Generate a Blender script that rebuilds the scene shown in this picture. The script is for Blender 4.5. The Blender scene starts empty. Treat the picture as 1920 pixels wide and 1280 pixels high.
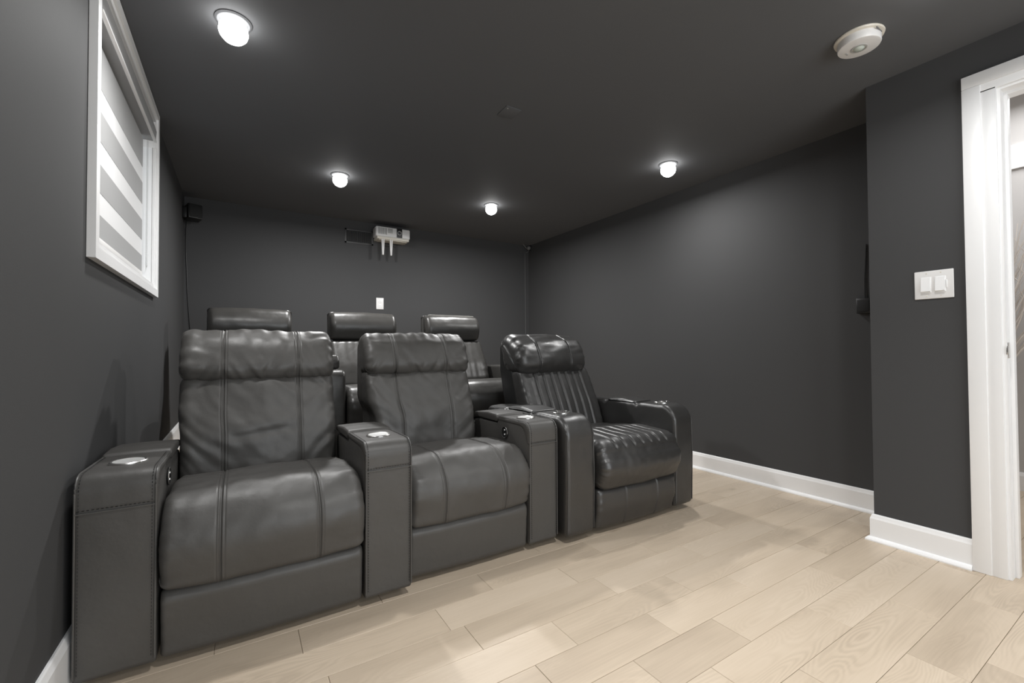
import bpy, bmesh, math, random
import numpy as np
from mathutils import Vector, Matrix

# ------------------------------------------------------------------ camera, world, lights, exposure
SC = bpy.context.scene
COL = SC.collection
F_PX, YAW, PITCH, ROLL, CAM_H = 821.39, 0.5547, 0.0183, -0.0053, 0.9465
cy, sy, cp, sp = math.cos(YAW), math.sin(YAW), math.cos(PITCH), math.sin(PITCH)
Fv = Vector((sy * cp, cy * cp, sp)); Rv = Vector((cy, -sy, 0)); Uv = Rv.cross(Fv)
R2 = Rv * math.cos(ROLL) + Uv * math.sin(ROLL); U2 = -Rv * math.sin(ROLL) + Uv * math.cos(ROLL)
cd = bpy.data.cameras.new('camera'); cam = bpy.data.objects.new('camera', cd); COL.objects.link(cam)
cd.sensor_width = 36; cd.sensor_fit = 'HORIZONTAL'; cd.lens = F_PX / 1920 * 36; cd.clip_start = 0.02
M4 = Matrix((R2, U2, -Fv)).transposed().to_4x4(); M4.translation = (0, 0, CAM_H)
cam.matrix_world = M4
SC.camera = cam

world = bpy.data.worlds.new('daylight'); SC.world = world; world.use_nodes = True
world.node_tree.nodes['Background'].inputs[0].default_value = (0.92, 0.96, 1, 1)
world.node_tree.nodes['Background'].inputs[1].default_value = 1.6
SC.view_settings.view_transform = 'Standard'; SC.view_settings.look = 'None'
SC.view_settings.gamma = 1; SC.view_settings.use_curve_mapping = False
SC.view_settings.exposure = 0.0

def area_light(name, loc, aim, power, size, size_y=None, color=(1, 1, 1), shape='RECTANGLE', spread=180):
    l = bpy.data.lights.new(name, 'AREA'); l.energy = power; l.shape = shape; l.size = size
    if size_y: l.size_y = size_y
    l.color = color; l.spread = math.radians(spread)
    o = bpy.data.objects.new(name, l); COL.objects.link(o)
    d = Vector(aim) - Vector(loc)
    o.location = loc; o.rotation_euler = d.to_track_quat('-Z', 'Y').to_euler()
    return o
POT = [(-.03, 2.03), (.622, 3.42), (1.915, 3.435), (2.565, 2.03), (2.02, .46), (.80, .55), (.75, -1.1), (2.07, -1.1)]  # last two are unseen lamps added behind the camera for more light
POT_W = 18.0
POT_K = [.58, 1.45, 1.38, .64, .40, .62, .55, .2]; POT_S = [165, 180, 180, 180, 165, 122, 160, 160]          # strength and spread set lamp by lamp to balance the brightness
area_light('added_fill_light', (1.1, -1.9, 1.15), (1.2, 3.0, 1.35), 52, 2.4, 1.6, color=(.93, .97, 1))  # added fill behind the camera, brightens walls and ceiling
area_light('hall_light', (3.7, .3, 2.55), (3.7, .3, 0), 20, 1.0, 1.0)

H, XL, XR, X2, YB, YP, YF = 2.25, -.409, 3.079, 2.66, 4.564, .911, -2.3

# ------------------------------------------------------------------ materials
def mat(name, color, rough=.5, metal=0, spec=.5, bump=None, emit=None, vary=None, coat=0):
    m = bpy.data.materials.new(name); m.use_nodes = True
    nt = m.node_tree; b = nt.nodes['Principled BSDF']
    b.inputs['Base Color'].default_value = (*color, 1); b.inputs['Roughness'].default_value = rough
    b.inputs['Metallic'].default_value = metal; b.inputs['Specular IOR Level'].default_value = spec
    b.inputs['Coat Weight'].default_value = coat
    tc = nt.nodes.new('ShaderNodeTexCoord')
    if emit:
        b.inputs['Emission Color'].default_value = (*emit[0], 1); b.inputs['Emission Strength'].default_value = emit[1]
    if bump:
        sc, st, dist = bump
        n = nt.nodes.new('ShaderNodeTexNoise'); n.inputs['Scale'].default_value = sc; n.inputs['Detail'].default_value = 4
        nt.links.new(tc.outputs['Object'], n.inputs['Vector'])
        bp = nt.nodes.new('ShaderNodeBump'); bp.inputs['Strength'].default_value = st; bp.inputs['Distance'].default_value = dist
        nt.links.new(n.outputs['Fac'], bp.inputs['Height']); nt.links.new(bp.outputs['Normal'], b.inputs['Normal'])
    if vary:
        sc, amt = vary
        n = nt.nodes.new('ShaderNodeTexNoise'); n.inputs['Scale'].default_value = sc; n.inputs['Detail'].default_value = 3
        nt.links.new(tc.outputs['Object'], n.inputs['Vector'])
        r = nt.nodes.new('ShaderNodeMapRange'); r.inputs['To Min'].default_value = 1 - amt; r.inputs['To Max'].default_value = 1 + amt
        nt.links.new(n.outputs['Fac'], r.inputs['Value'])
        v = nt.nodes.new('ShaderNodeVectorMath'); v.operation = 'SCALE'; v.inputs[0].default_value = color
        nt.links.new(r.outputs['Result'], v.inputs['Scale']); nt.links.new(v.outputs['Vector'], b.inputs['Base Color'])
    return m

M = {}
M['wall'] = mat('charcoal_paint', (.066, .066, .067), .72, spec=.14, bump=(220, .08, .002), vary=(1.2, .06))
M['ceiling'] = mat('charcoal_paint_lit', (.124, .127, .133), .75, spec=.15, bump=(200, .08, .002), vary=(1.0, .05))  # same charcoal as the walls, lightened in place of light on the ceiling
M['trim'] = mat('white_trim_paint', (.90, .90, .90), .35, vary=(3, .02))
M['hallwall'] = mat('grey_hall_paint', (.54, .525, .515), .6, vary=(1, .03))
M['hallceil'] = mat('white_ceiling_paint', (.8, .8, .79), .7, vary=(1, .02))
def leather(name, color, rough, spec, crease=.35):
    m = mat(name, color, rough, spec=spec, vary=(5, .10))
    nt = m.node_tree; b = nt.nodes['Principled BSDF']; tc = nt.nodes.new('ShaderNodeTexCoord')
    v = nt.nodes.new('ShaderNodeTexVoronoi'); v.feature = 'DISTANCE_TO_EDGE'; v.inputs['Scale'].default_value = 420
    n = nt.nodes.new('ShaderNodeTexNoise'); n.inputs['Scale'].default_value = 28; n.inputs['Detail'].default_value = 5
    nt.links.new(tc.outputs['Object'], v.inputs['Vector']); nt.links.new(tc.outputs['Object'], n.inputs['Vector'])
    b1 = nt.nodes.new('ShaderNodeBump'); b1.inputs['Strength'].default_value = .12; b1.inputs['Distance'].default_value = .0006
    b2 = nt.nodes.new('ShaderNodeBump'); b2.inputs['Strength'].default_value = crease; b2.inputs['Distance'].default_value = .006
    nt.links.new(v.outputs['Distance'], b1.inputs['Height']); nt.links.new(n.outputs['Fac'], b2.inputs['Height'])
    nt.links.new(b1.outputs['Normal'], b2.inputs['Normal']); nt.links.new(b2.outputs['Normal'], b.inputs['Normal'])
    r = nt.nodes.new('ShaderNodeMapRange'); r.inputs['To Min'].default_value = rough - .07; r.inputs['To Max'].default_value = rough + .09
    nt.links.new(n.outputs['Fac'], r.inputs['Value']); nt.links.new(r.outputs['Result'], b.inputs['Roughness'])
    return m
M['leather'] = leather('matte_black_leather', (.064, .061, .057), .47, .55, .2)
M['leather_gloss'] = leather('glossy_black_leather', (.028, .027, .026), .38, .85, .15)
M['leather_rear'] = leather('satin_black_leather', (.045, .043, .040), .34, .6, .15)
M['black'] = mat('black_plastic', (.012, .012, .012), .4)
M['speaker'] = mat('black_speaker_cloth', (.010, .010, .010), .8, bump=(900, .5, .001))
M['under'] = mat('black_underlining', (.008, .008, .008), .9)
M['thread'] = mat('dark_thread', (.012, .012, .012), .7)
M['piping'] = mat('leather_piping', (.085, .083, .08), .4)
M['steel'] = mat('brushed_steel', (.75, .74, .72), .25, metal=1, bump=(300, .1, .0005))
M['cup'] = mat('pale_satin_metal', (.80, .80, .79), .38, metal=.6)
M['plastic'] = mat('white_plastic', (.80, .79, .78), .35)
M['cream'] = mat('cream_plastic', (.72, .68, .60), .4)
M['bead'] = mat('grey_bead_plastic', (.45, .45, .44), .4)
M['lens'] = mat('clear_lens', (.5, .55, .5), .08, spec=.8)
M['darkglass'] = mat('lens_glass', (.02, .02, .03), .05, spec=.8)
M['grille'] = mat('dark_grille_paint', (.055, .055, .055), .5)
M['wire_grey'] = mat('grey_wire', (.16, .16, .16), .5)
M['subfloor'] = mat('dark_gap', (.26, .20, .145), .9)
M['branch'] = mat('pale_willow_bark', (.66, .61, .56), .7, bump=(60, .3, .002))
M['vase'] = mat('white_ceramic', (.75, .75, .74), .2)
M['lamp'] = mat('lit_glare_globe', (.9, .9, .9), .3, emit=((1, .99, .97), 14))  # glowing globe, takes the place of glare around a recessed lamp
M['pale_strip'] = mat('pale_strip_finish', (.30, .29, .27), .5)  # even pale colour of the strip on the right rear headrest

def fabric(name, color, trans):
    m = bpy.data.materials.new(name); m.use_nodes = True; nt = m.node_tree
    b = nt.nodes['Principled BSDF']; b.inputs['Base Color'].default_value = (*color, 1); b.inputs['Roughness'].default_value = .85
    t = nt.nodes.new('ShaderNodeBsdfTranslucent'); t.inputs['Color'].default_value = (.95, .95, .95, 1)
    mx = nt.nodes.new('ShaderNodeMixShader'); mx.inputs[0].default_value = trans
    w = nt.nodes.new('ShaderNodeTexNoise'); w.inputs['Scale'].default_value = 60; tc = nt.nodes.new('ShaderNodeTexCoord')
    mp = nt.nodes.new('ShaderNodeMapping'); mp.inputs['Scale'].default_value = (1, 1, .08)
    bp = nt.nodes.new('ShaderNodeBump'); bp.inputs['Strength'].default_value = .15; bp.inputs['Distance'].default_value = .001
    L = nt.links.new
    L(tc.outputs['Object'], mp.inputs['Vector']); L(mp.outputs['Vector'], w.inputs['Vector']); L(w.outputs['Fac'], bp.inputs['Height'])
    L(bp.outputs['Normal'], b.inputs['Normal'])
    L(b.outputs[0], mx.inputs[1]); L(t.outputs[0], mx.inputs[2]); L(mx.outputs[0], nt.nodes['Material Output'].inputs['Surface'])
    return m
M['blind_grey'] = fabric('grey_blind_cloth', (.36, .36, .36), .05)
M['blind_sheer'] = fabric('sheer_white_blind_cloth', (.80, .80, .80), .12)

def glass():
    m = bpy.data.materials.new('window_glass'); m.use_nodes = True; nt = m.node_tree
    b = nt.nodes['Principled BSDF']; b.inputs['Base Color'].default_value = (.95, .97, .97, 1)
    b.inputs['Roughness'].default_value = .02; b.inputs['Transmission Weight'].default_value = 1; b.inputs['IOR'].default_value = 1.1
    return m
M['glass'] = glass()

def wood():
    m = bpy.data.materials.new('pale_oak_planks'); m.use_nodes = True; nt = m.node_tree; L = nt.links.new
    b = nt.nodes['Principled BSDF']; N = nt.nodes.new
    geo = N('ShaderNodeNewGeometry'); oi = N('ShaderNodeObjectInfo')
    off = N('ShaderNodeVectorMath'); off.operation = 'SCALE'; off.inputs[0].default_value = (37, 91, 13)
    L(oi.outputs['Random'], off.inputs['Scale'])
    add = N('ShaderNodeVectorMath'); L(geo.outputs['Position'], add.inputs[0]); L(off.outputs['Vector'], add.inputs[1])
    def noise(scale3, scale, detail, dist=0):
        mp = N('ShaderNodeMapping'); mp.inputs['Scale'].default_value = scale3
        n = N('ShaderNodeTexNoise'); n.inputs['Scale'].default_value = scale; n.inputs['Detail'].default_value = detail
        n.inputs['Distortion'].default_value = dist
        L(add.outputs['Vector'], mp.inputs['Vector']); L(mp.outputs['Vector'], n.inputs['Vector']); return n
    def math_(op, a, bb=None):
        n = N('ShaderNodeMath'); n.operation = op
        for i, v in enumerate((a, bb)):
            if v is None: continue
            if hasattr(v, 'links'): L(v, n.inputs[i])
            else: n.inputs[i].default_value = v
        return n.outputs[0]
    big = noise((1.0, 4.6, 1), 1.4, 1.8, .25)
    rings = math_('SINE', math_('MULTIPLY', big.outputs['Fac'], 250))
    ringmask = noise((.8, 2.5, 1), 1.6, 2)
    rm = N('ShaderNodeMapRange'); rm.inputs['From Min'].default_value = .42; rm.inputs['From Max'].default_value = .68
    L(ringmask.outputs['Fac'], rm.inputs['Value'])
    ringterm = math_('MULTIPLY', math_('MULTIPLY', rings, rm.outputs['Result']), .055)
    fine = noise((3, 110, 1), 1.5, 4)
    fineterm = math_('MULTIPLY', math_('SUBTRACT', fine.outputs['Fac'], .5), .16)
    broad = noise((1.2, 6, 1), 1.3, 3)
    broadterm = math_('MULTIPLY', math_('SUBTRACT', broad.outputs['Fac'], .5), .50)
    plank = math_('MULTIPLY', math_('SUBTRACT', oi.outputs['Random'], .5), .16)
    tot = math_('ADD', math_('ADD', ringterm, fineterm), math_('ADD', broadterm, plank))
    knot = N('ShaderNodeTexVoronoi'); knot.inputs['Scale'].default_value = 1.0
    mpk = N('ShaderNodeMapping'); mpk.inputs['Scale'].default_value = (1.9, 4.2, 0.001)
    L(add.outputs['Vector'], mpk.inputs['Vector']); L(mpk.outputs['Vector'], knot.inputs['Vector'])
    kr = N('ShaderNodeMapRange'); kr.inputs['From Min'].default_value = .0; kr.inputs['From Max'].default_value = .10
    kr.inputs['To Min'].default_value = -.42; kr.inputs['To Max'].default_value = 0
    L(knot.outputs['Distance'], kr.inputs['Value'])
    tot = math_('ADD', tot, math_('MULTIPLY', kr.outputs['Result'], rm.outputs['Result']))
    fac = math_('ADD', tot, .5)
    cr = N('ShaderNodeValToRGB'); e = cr.color_ramp.elements
    e[0].position = .12; e[0].color = (.33, .258, .188, 1)
    e[1].position = .88; e[1].color = (.74, .63, .505, 1)
    e2 = cr.color_ramp.elements.new(.5); e2.color = (.585, .482, .368, 1)
    L(fac, cr.inputs['Fac']); L(cr.outputs['Color'], b.inputs['Base Color'])
    b.inputs['Roughness'].default_value = .42; b.inputs['Specular IOR Level'].default_value = .4
    bp = N('ShaderNodeBump'); bp.inputs['Strength'].default_value = .12; bp.inputs['Distance'].default_value = .001
    L(fine.outputs['Fac'], bp.inputs['Height']); L(bp.outputs['Normal'], b.inputs['Normal'])
    return m
M['wood'] = wood()

# ------------------------------------------------------------------ helpers
def link(o, parent=None):
    COL.objects.link(o)
    if parent: o.parent = parent
    return o
def tag(o, label=None, cat=None, group=None, kind=None):
    if label: o['label'] = label
    if cat: o['category'] = cat
    if group: o['group'] = group
    if kind: o['kind'] = kind
    return o
def thing(name, label, cat, loc=(0, 0, 0), rz=0, group=None):
    o = bpy.data.objects.new(name, None); o.empty_display_size = .1; link(o)
    o.location = loc; o.rotation_euler = (0, 0, rz)
    return tag(o, label, cat, group)
def mesh_obj(name, verts, faces, m, parent=None, smooth=False):
    me = bpy.data.meshes.new(name); me.from_pydata([tuple(v) for v in verts], [], faces); me.update()
    me.materials.append(m)
    if smooth: me.polygons.foreach_set('use_smooth', [True] * len(me.polygons))
    return link(bpy.data.objects.new(name, me), parent)
def bm_obj(name, bm, m, parent=None, smooth=False):
    me = bpy.data.meshes.new(name); bmesh.ops.recalc_face_normals(bm, faces=bm.faces); bm.to_mesh(me); bm.free()
    me.materials.append(m)
    if smooth:
        me.polygons.foreach_set('use_smooth', [True] * len(me.polygons))
        me.set_sharp_from_angle(angle=math.radians(35))
    return link(bpy.data.objects.new(name, me), parent)
def add_box(bm, x0, x1, y0, y1, z0, z1, bev=0, seg=2, mtx=None):
    t = bmesh.new(); bmesh.ops.create_cube(t, size=1)
    for v in t.verts:
        v.co = Vector((x0 + (v.co.x + .5) * (x1 - x0), y0 + (v.co.y + .5) * (y1 - y0), z0 + (v.co.z + .5) * (z1 - z0)))
    if bev: bmesh.ops.bevel(t, geom=t.edges[:], offset=bev, segments=seg, profile=.5, affect='EDGES')
    if mtx: bmesh.ops.transform(t, matrix=mtx, verts=t.verts)
    me = bpy.data.meshes.new('t'); t.to_mesh(me); t.free(); bm.from_mesh(me); bpy.data.meshes.remove(me)
def box(name, x0, x1, y0, y1, z0, z1, m, parent=None, bev=0, seg=2, smooth=None):
    bm = bmesh.new(); add_box(bm, x0, x1, y0, y1, z0, z1, bev, seg)
    return bm_obj(name, bm, m, parent, bool(bev) if smooth is None else smooth)
def add_tube(bm, pts, r, n=8, closed=False):
    pts = [Vector(p) for p in pts]; rings = []; k = len(pts)
    rr = r if hasattr(r, '__len__') else [r] * k
    up = Vector((.13, .27, .95))
    for i, p in enumerate(pts):
        a = pts[(i - 1) % k] if (closed or i) else p; b = pts[(i + 1) % k] if (closed or i < k - 1) else p
        t = (b - a).normalized(); s = t.cross(up)
        if s.length < 1e-3: s = t.cross(Vector((1, 0, 0)))
        s.normalize(); u = s.cross(t)
        rings.append([bm.verts.new(p + (s * math.cos(2 * math.pi * j / n) + u * math.sin(2 * math.pi * j / n)) * rr[i]) for j in range(n)])
    for i in range(k if closed else k - 1):
        A, B = rings[i], rings[(i + 1) % k]
        for j in range(n): bm.faces.new((A[j], A[(j + 1) % n], B[(j + 1) % n], B[j]))
    if not closed:
        bm.faces.new(rings[0]); bm.faces.new(rings[-1][::-1])
def tube(name, pts, r, m, parent=None, n=8, closed=False):
    bm = bmesh.new(); add_tube(bm, pts, r, n, closed); return bm_obj(name, bm, m, parent, True)
def add_lathe(bm, prof, n=40, mtx=None):
    rings = []
    for r, z in prof:
        if r < 1e-6: rings.append([bm.verts.new((mtx or Matrix()) @ Vector((0, 0, z)))])
        else: rings.append([bm.verts.new((mtx or Matrix()) @ Vector((r * math.cos(2 * math.pi * j / n), r * math.sin(2 * math.pi * j / n), z))) for j in range(n)])
    for A, B in zip(rings, rings[1:]):
        for j in range(n):
            if len(A) == 1 and len(B) == 1: continue
            if len(A) == 1: bm.faces.new((A[0], B[j], B[(j + 1) % n]))
            elif len(B) == 1: bm.faces.new((A[j], A[(j + 1) % n], B[0]))
            else: bm.faces.new((A[j], A[(j + 1) % n], B[(j + 1) % n], B[j]))
def lathe(name, prof, m, parent=None, n=40, mtx=None):
    bm = bmesh.new(); add_lathe(bm, prof, n, mtx); return bm_obj(name, bm, m, parent, True)
def struct(o): o['kind'] = 'structure'; return o

def vnoise(x, y, seed=0):
    x, y = np.broadcast_arrays(np.asarray(x, float) + seed * 17.31, np.asarray(y, float) + seed * 5.77)
    xi = np.floor(x); yi = np.floor(y); fx = x - xi; fy = y - yi
    def g(a, b, dx, dy):
        v = np.sin(a * 127.1 + b * 311.7 + 74.7 * seed) * 43758.5453; t = (v - np.floor(v)) * 2 * math.pi
        return np.cos(t) * dx + np.sin(t) * dy
    u = fx ** 3 * (fx * (fx * 6 - 15) + 10); v = fy ** 3 * (fy * (fy * 6 - 15) + 10)
    return 1.6 * ((g(xi, yi, fx, fy) * (1 - u) + g(xi + 1, yi, fx - 1, fy) * u) * (1 - v) + (g(xi, yi + 1, fx, fy - 1) * (1 - u) + g(xi + 1, yi + 1, fx - 1, fy - 1) * u) * v)

def round_poly(pts, step=.012, closed=True):
    """pts: (y, z, r) corners; returns evenly resampled points with rounded corners"""
    out = []; k = len(pts)
    for i in range(k):
        P = np.array(pts[i][:2]); r = pts[i][2]
        if not closed and i in (0, k - 1): out.append(P); continue
        A = np.array(pts[i - 1][:2]); B = np.array(pts[(i + 1) % k][:2])
        a = A - P; b = B - P; la = np.linalg.norm(a); lb = np.linalg.norm(b); a /= la; b /= lb
        ang = math.acos(max(-1, min(1, float(a @ b))))
        d = min(r / max(math.tan(ang / 2), 1e-6), la * .49, lb * .49)
        if r <= 0 or d < 1e-4: out.append(P); continue
        p0 = P + a * d; p1 = P + b * d
        # circular arc sampled through a rational quadratic
        w = math.sin(ang / 2)
        for t in np.linspace(0, 1, 9):
            c0 = (1 - t) ** 2; c1 = 2 * t * (1 - t) * w; c2 = t * t
            out.append((c0 * p0 + c1 * P + c2 * p1) / (c0 + c1 + c2))
    P = np.array(out)
    Q = np.vstack([P, P[:1]]) if closed else P
    L = np.r_[0, np.cumsum(np.linalg.norm(np.diff(Q, axis=0), axis=1))]
    n = max(8, int(round(L[-1] / step)))
    s = np.linspace(0, L[-1], n + (0 if closed else 1), endpoint=not closed)
    return np.c_[np.interp(s, L, Q[:, 0]), np.interp(s, L, Q[:, 1])]

def xgrid(W, edge, dx=.012, dense=(), dd=.0022, dw=.018):
    h = W / 2
    xs = list(np.arange(-(h - edge), h - edge + 1e-9, dx)) + [h - edge]
    for t in np.linspace(0, 1, 8): xs += [h - edge + edge * math.sin(t * math.pi / 2), -(h - edge + edge * math.sin(t * math.pi / 2))]
    for c in dense: xs += list(np.arange(c - dw, c + dw + 1e-9, dd))
    xs = np.sort(np.array(xs)); keep = [xs[0]]
    for x in xs[1:]:
        if x - keep[-1] > .0009: keep.append(x)
    return np.array(keep)

def loft(name, loop, W, edge, m, parent, x0=0, disp=None, dx=.014, dense=(), warp=None, dd=.0022, dw=.018):
    """upholstered body: closed side profile swept across its width, side edges rounded by `edge`"""
    N = len(loop); h = W / 2
    area = 0.5 * np.sum(loop[:, 0] * np.roll(loop[:, 1], -1) - np.roll(loop[:, 0], -1) * loop[:, 1])
    if area < 0: loop = loop[::-1]
    t = np.roll(loop, -1, 0) - np.roll(loop, 1, 0); t /= np.linalg.norm(t, axis=1)[:, None]
    nrm = np.c_[t[:, 1], -t[:, 0]]
    seg = np.linalg.norm(np.roll(loop, -1, 0) - loop, axis=1); S = np.r_[0, np.cumsum(seg)[:-1]]
    xs = xgrid(W, edge, dx, dense, dd, dw); nx = len(xs)
    q = np.clip(np.abs(xs) - (h - edge), 0, edge)
    e = edge - np.sqrt(np.maximum(edge ** 2 - q ** 2, 0))
    X = np.repeat(xs[:, None], N, 1); Y = np.repeat(loop[None, :, 0], nx, 0); Z = np.repeat(loop[None, :, 1], nx, 0)
    NY = np.repeat(nrm[None, :, 0], nx, 0); NZ = np.repeat(nrm[None, :, 1], nx, 0)
    D = -np.repeat(e[:, None], N, 1)
    if disp is not None: D = D + disp(X, np.repeat(S[None], nx, 0), Y, Z, NY, NZ)
    Y2 = Y + NY * D; Z2 = Z + NZ * D; X2_ = X.copy()
    if warp is not None: X2_, Y2, Z2 = warp(X2_, Y2, Z2)
    co = np.stack([X2_ + x0, Y2, Z2], -1).reshape(-1, 3)
    faces = []
    for i in range(nx - 1):
        a = i * N; b = a + N
        for j in range(N):
            k = (j + 1) % N; faces.append((a + j, b + j, b + k, a + k))
    faces.append(tuple(range(N - 1, -1, -1))); faces.append(tuple((nx - 1) * N + j for j in range(N)))
    me = bpy.data.meshes.new(name); me.from_pydata(co.tolist(), [], faces); me.update()
    bm = bmesh.new(); bm.from_mesh(me); bmesh.ops.recalc_face_normals(bm, faces=bm.faces)
    bmesh.ops.triangulate(bm, faces=[f for f in bm.faces if len(f.verts) > 4]); bm.to_mesh(me); bm.free()
    me.materials.append(m); me.polygons.foreach_set('use_smooth', [True] * len(me.polygons))
    return link(bpy.data.objects.new(name, me), parent)

def seam(X, c, depth=.006, w=.0035, double=True):
    d = X - c; g = -depth * np.exp(-(d / w) ** 2)
    if double: g = g - depth * .35 * (np.exp(-((np.abs(d) - .0105) / .0022) ** 2)) + depth * .15 * np.exp(-((np.abs(d) - .006) / .003) ** 2)
    return g

# ------------------------------------------------------------------ room shell
def boxes(name, lst, m):
    bm = bmesh.new()
    for b in lst: add_box(bm, *b)
    return struct(bm_obj(name, bm, m))
WY0, WY1, WZ0, WZ1 = 1.905, 3.015, 1.300, 2.190         # window opening
T = .12
boxes('wall_left', [(XL - T, XL, YF - T, WY0, 0, H), (XL - T, XL, WY1, YB + T, 0, H), (XL - T, XL, WY0, WY1, 0, WZ0), (XL - T, XL, WY0, WY1, WZ1, H)], M['wall'])
boxes('wall_back', [(XL, XR + T, YB, YB + T, 0, H)], M['wall'])
boxes('wall_right', [(XR, XR + T, YP, YB, 0, H)], M['wall'])
DY0, DY1, DZ = -.36, .473, 2.025
boxes('wall_door', [(X2, X2 + .13, DY1, YP, 0, H), (X2 + .13, XR + T, YP - .10, YP, 0, H), (X2, X2 + .13, YF - T, DY0, 0, H), (X2, X2 + .13, DY0, DY1, DZ, H)], M['wall'])
boxes('wall_front', [(XL, X2, YF - T, YF, 0, H)], M['wall'])
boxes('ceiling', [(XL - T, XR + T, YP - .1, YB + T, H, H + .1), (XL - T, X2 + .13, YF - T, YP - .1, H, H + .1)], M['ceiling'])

# floor: subfloor slab with separate oak planks lying on it
fl = boxes('floor', [(XL - T, 4.5, YF - T, YB + T, -.06, -.008)], M['subfloor'])
rnd = random.Random(7)
PW = .1425; Y0 = .386
known = {0: [1.76, 2.338], 1: [1.405, 2.08], 2: [1.193, 1.765], 3: [1.019, 1.408, 2.1], 4: [.756, 1.24, 1.72], 5: [.924, 1.506, 2.32], 6: [.657, 1.245], 7: [1.648], 8: [.171, .852, 1.434]}
def plank(x0, x1, y0, y1):
    g = .0005; c = .0009; z = rnd.uniform(-.0003, .0003)
    x0 += g; x1 -= g; y0 += g; y1 -= g
    v = [(x0, y0, -.008), (x1, y0, -.008), (x1, y1, -.008), (x0, y1, -.008), (x0, y0, z - c), (x1, y0, z - c), (x1, y1, z - c), (x0, y1, z - c),
         (x0 + c, y0 + c, z), (x1 - c, y0 + c, z), (x1 - c, y1 - c, z), (x0 + c, y1 - c, z)]
    f = [(3, 2, 1, 0), (8, 9, 10, 11)]
    for i in range(4):
        j = (i + 1) % 4; f += [(i, j, 4 + j, 4 + i), (4 + i, 4 + j, 8 + j, 8 + i)]
    mesh_obj('plank', v, f, M['wood'], fl)
k0 = math.floor((YF - Y0) / PW)
for k in range(k0, 23):
    y0 = Y0 + k * PW; y1 = y0 + PW
    if y0 > 2.75: break                                   # the rest lies under the platform
    xa = XL; xb = 4.38 if -.9 < y0 < 1.25 else (X2 if y1 < YP else XR)
    if y0 < YF: y0 = YF
    js = sorted(known.get(k, []))
    if js:
        x = js[0]
        while x - .66 > xa: x -= rnd.uniform(.42, .72); js.insert(0, x)
        x = js[-1]
    else: x = xa - rnd.uniform(.1, .5)
    while True:
        x += rnd.uniform(.5, .78) if (js or x < xa) else .6
        if x > xb - .12: break
        if x > xa + .12: js.append(x)
    ed = [xa] + [j for j in js if j > xa + .05] + [xb]
    for a, b in zip(ed, ed[1:]): plank(a, b, y0, y1)
# platform under the rear seats
RY, RH = 2.66, .23
pf = struct(box('floor_platform', XL, XR, RY, YB, 0, RH - .012, M['under']))
for i in range(14):
    y = RY - .02 + i * PW
    o = mesh_obj('plank', *(lambda x0, x1, y0, y1, z0, z1: ([(x0, y0, z0), (x1, y0, z0), (x1, y1, z0), (x0, y1, z0), (x0, y0, z1), (x1, y0, z1), (x1, y1, z1), (x0, y1, z1)],
        [(3, 2, 1, 0), (4, 5, 6, 7), (0, 1, 5, 4), (1, 2, 6, 5), (2, 3, 7, 6), (3, 0, 4, 7)]))(XL + .001, XR - .001, y + .001, min(y + PW - .001, YB), RH - .012, RH), M['wood'], pf)
box('riser_board', XL + .001, XR - .001, RY - .014, RY, 0, RH - .0125, M['wood'], pf)

# baseboards: flat board with eased top plus quarter-round shoe
def baseboard(name, p0, p1, nrm, z0=0, h=.128, t=.014, shoe=True, m0=0, m1=0):
    """p0->p1 along the wall, nrm into the room; m0/m1 lengthen (outer mitre) or shorten the ends"""
    p0 = Vector((*p0, 0)); p1 = Vector((*p1, 0)); n = Vector((*nrm, 0)); d = (p1 - p0).normalized()
    prof = [(0, 0), (t, 0), (t, h - .022), (t - .003, h - .014), (t - .006, h - .004), (t - .009, h), (0, h)]
    pr2 = [(t, 0), (t + .016, 0), (t + .016, .006), (t + .012, .013), (t + .006, .018), (t, .020)]
    def sweep(nm, pr, par=None):
        V = []; Fc = []; k = len(pr)
        for P, s in ((p0, -m0), (p1, m1)):
            for a, z in pr: q = P + d * (s * a) + n * a; V.append((q.x, q.y, z0 + z))
        for i in range(k):
            j = (i + 1) % k; Fc.append((i, j, k + j, k + i))
        Fc += [tuple(range(k))[::-1], tuple(range(k, 2 * k))]
        bm = bmesh.new(); vs = [bm.verts.new(v) for v in V]
        for f in Fc: bm.faces.new([vs[i] for i in f])
        return bm_obj(nm, bm, M['trim'], par)
    b = struct(sweep(name, prof)); b['kind'] = 'structure'
    if shoe: sweep('shoe_moulding', pr2, b)
    return b
baseboard('baseboard_left', (XL, YF), (XL, RY - .014), (1, 0), h=.165)
baseboard('baseboard_platform', (XL, RY), (XL, YB), (1, 0), z0=RH, h=.165)
baseboard('baseboard_right', (XR, YP), (XR, RY - .014), (-1, 0))
baseboard('baseboard_door', (X2, DY1 + .095), (X2, YP), (-1, 0), m1=1)
baseboard('baseboard_return', (X2, YP), (XR - .016, YP), (0, 1), m0=1)

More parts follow.
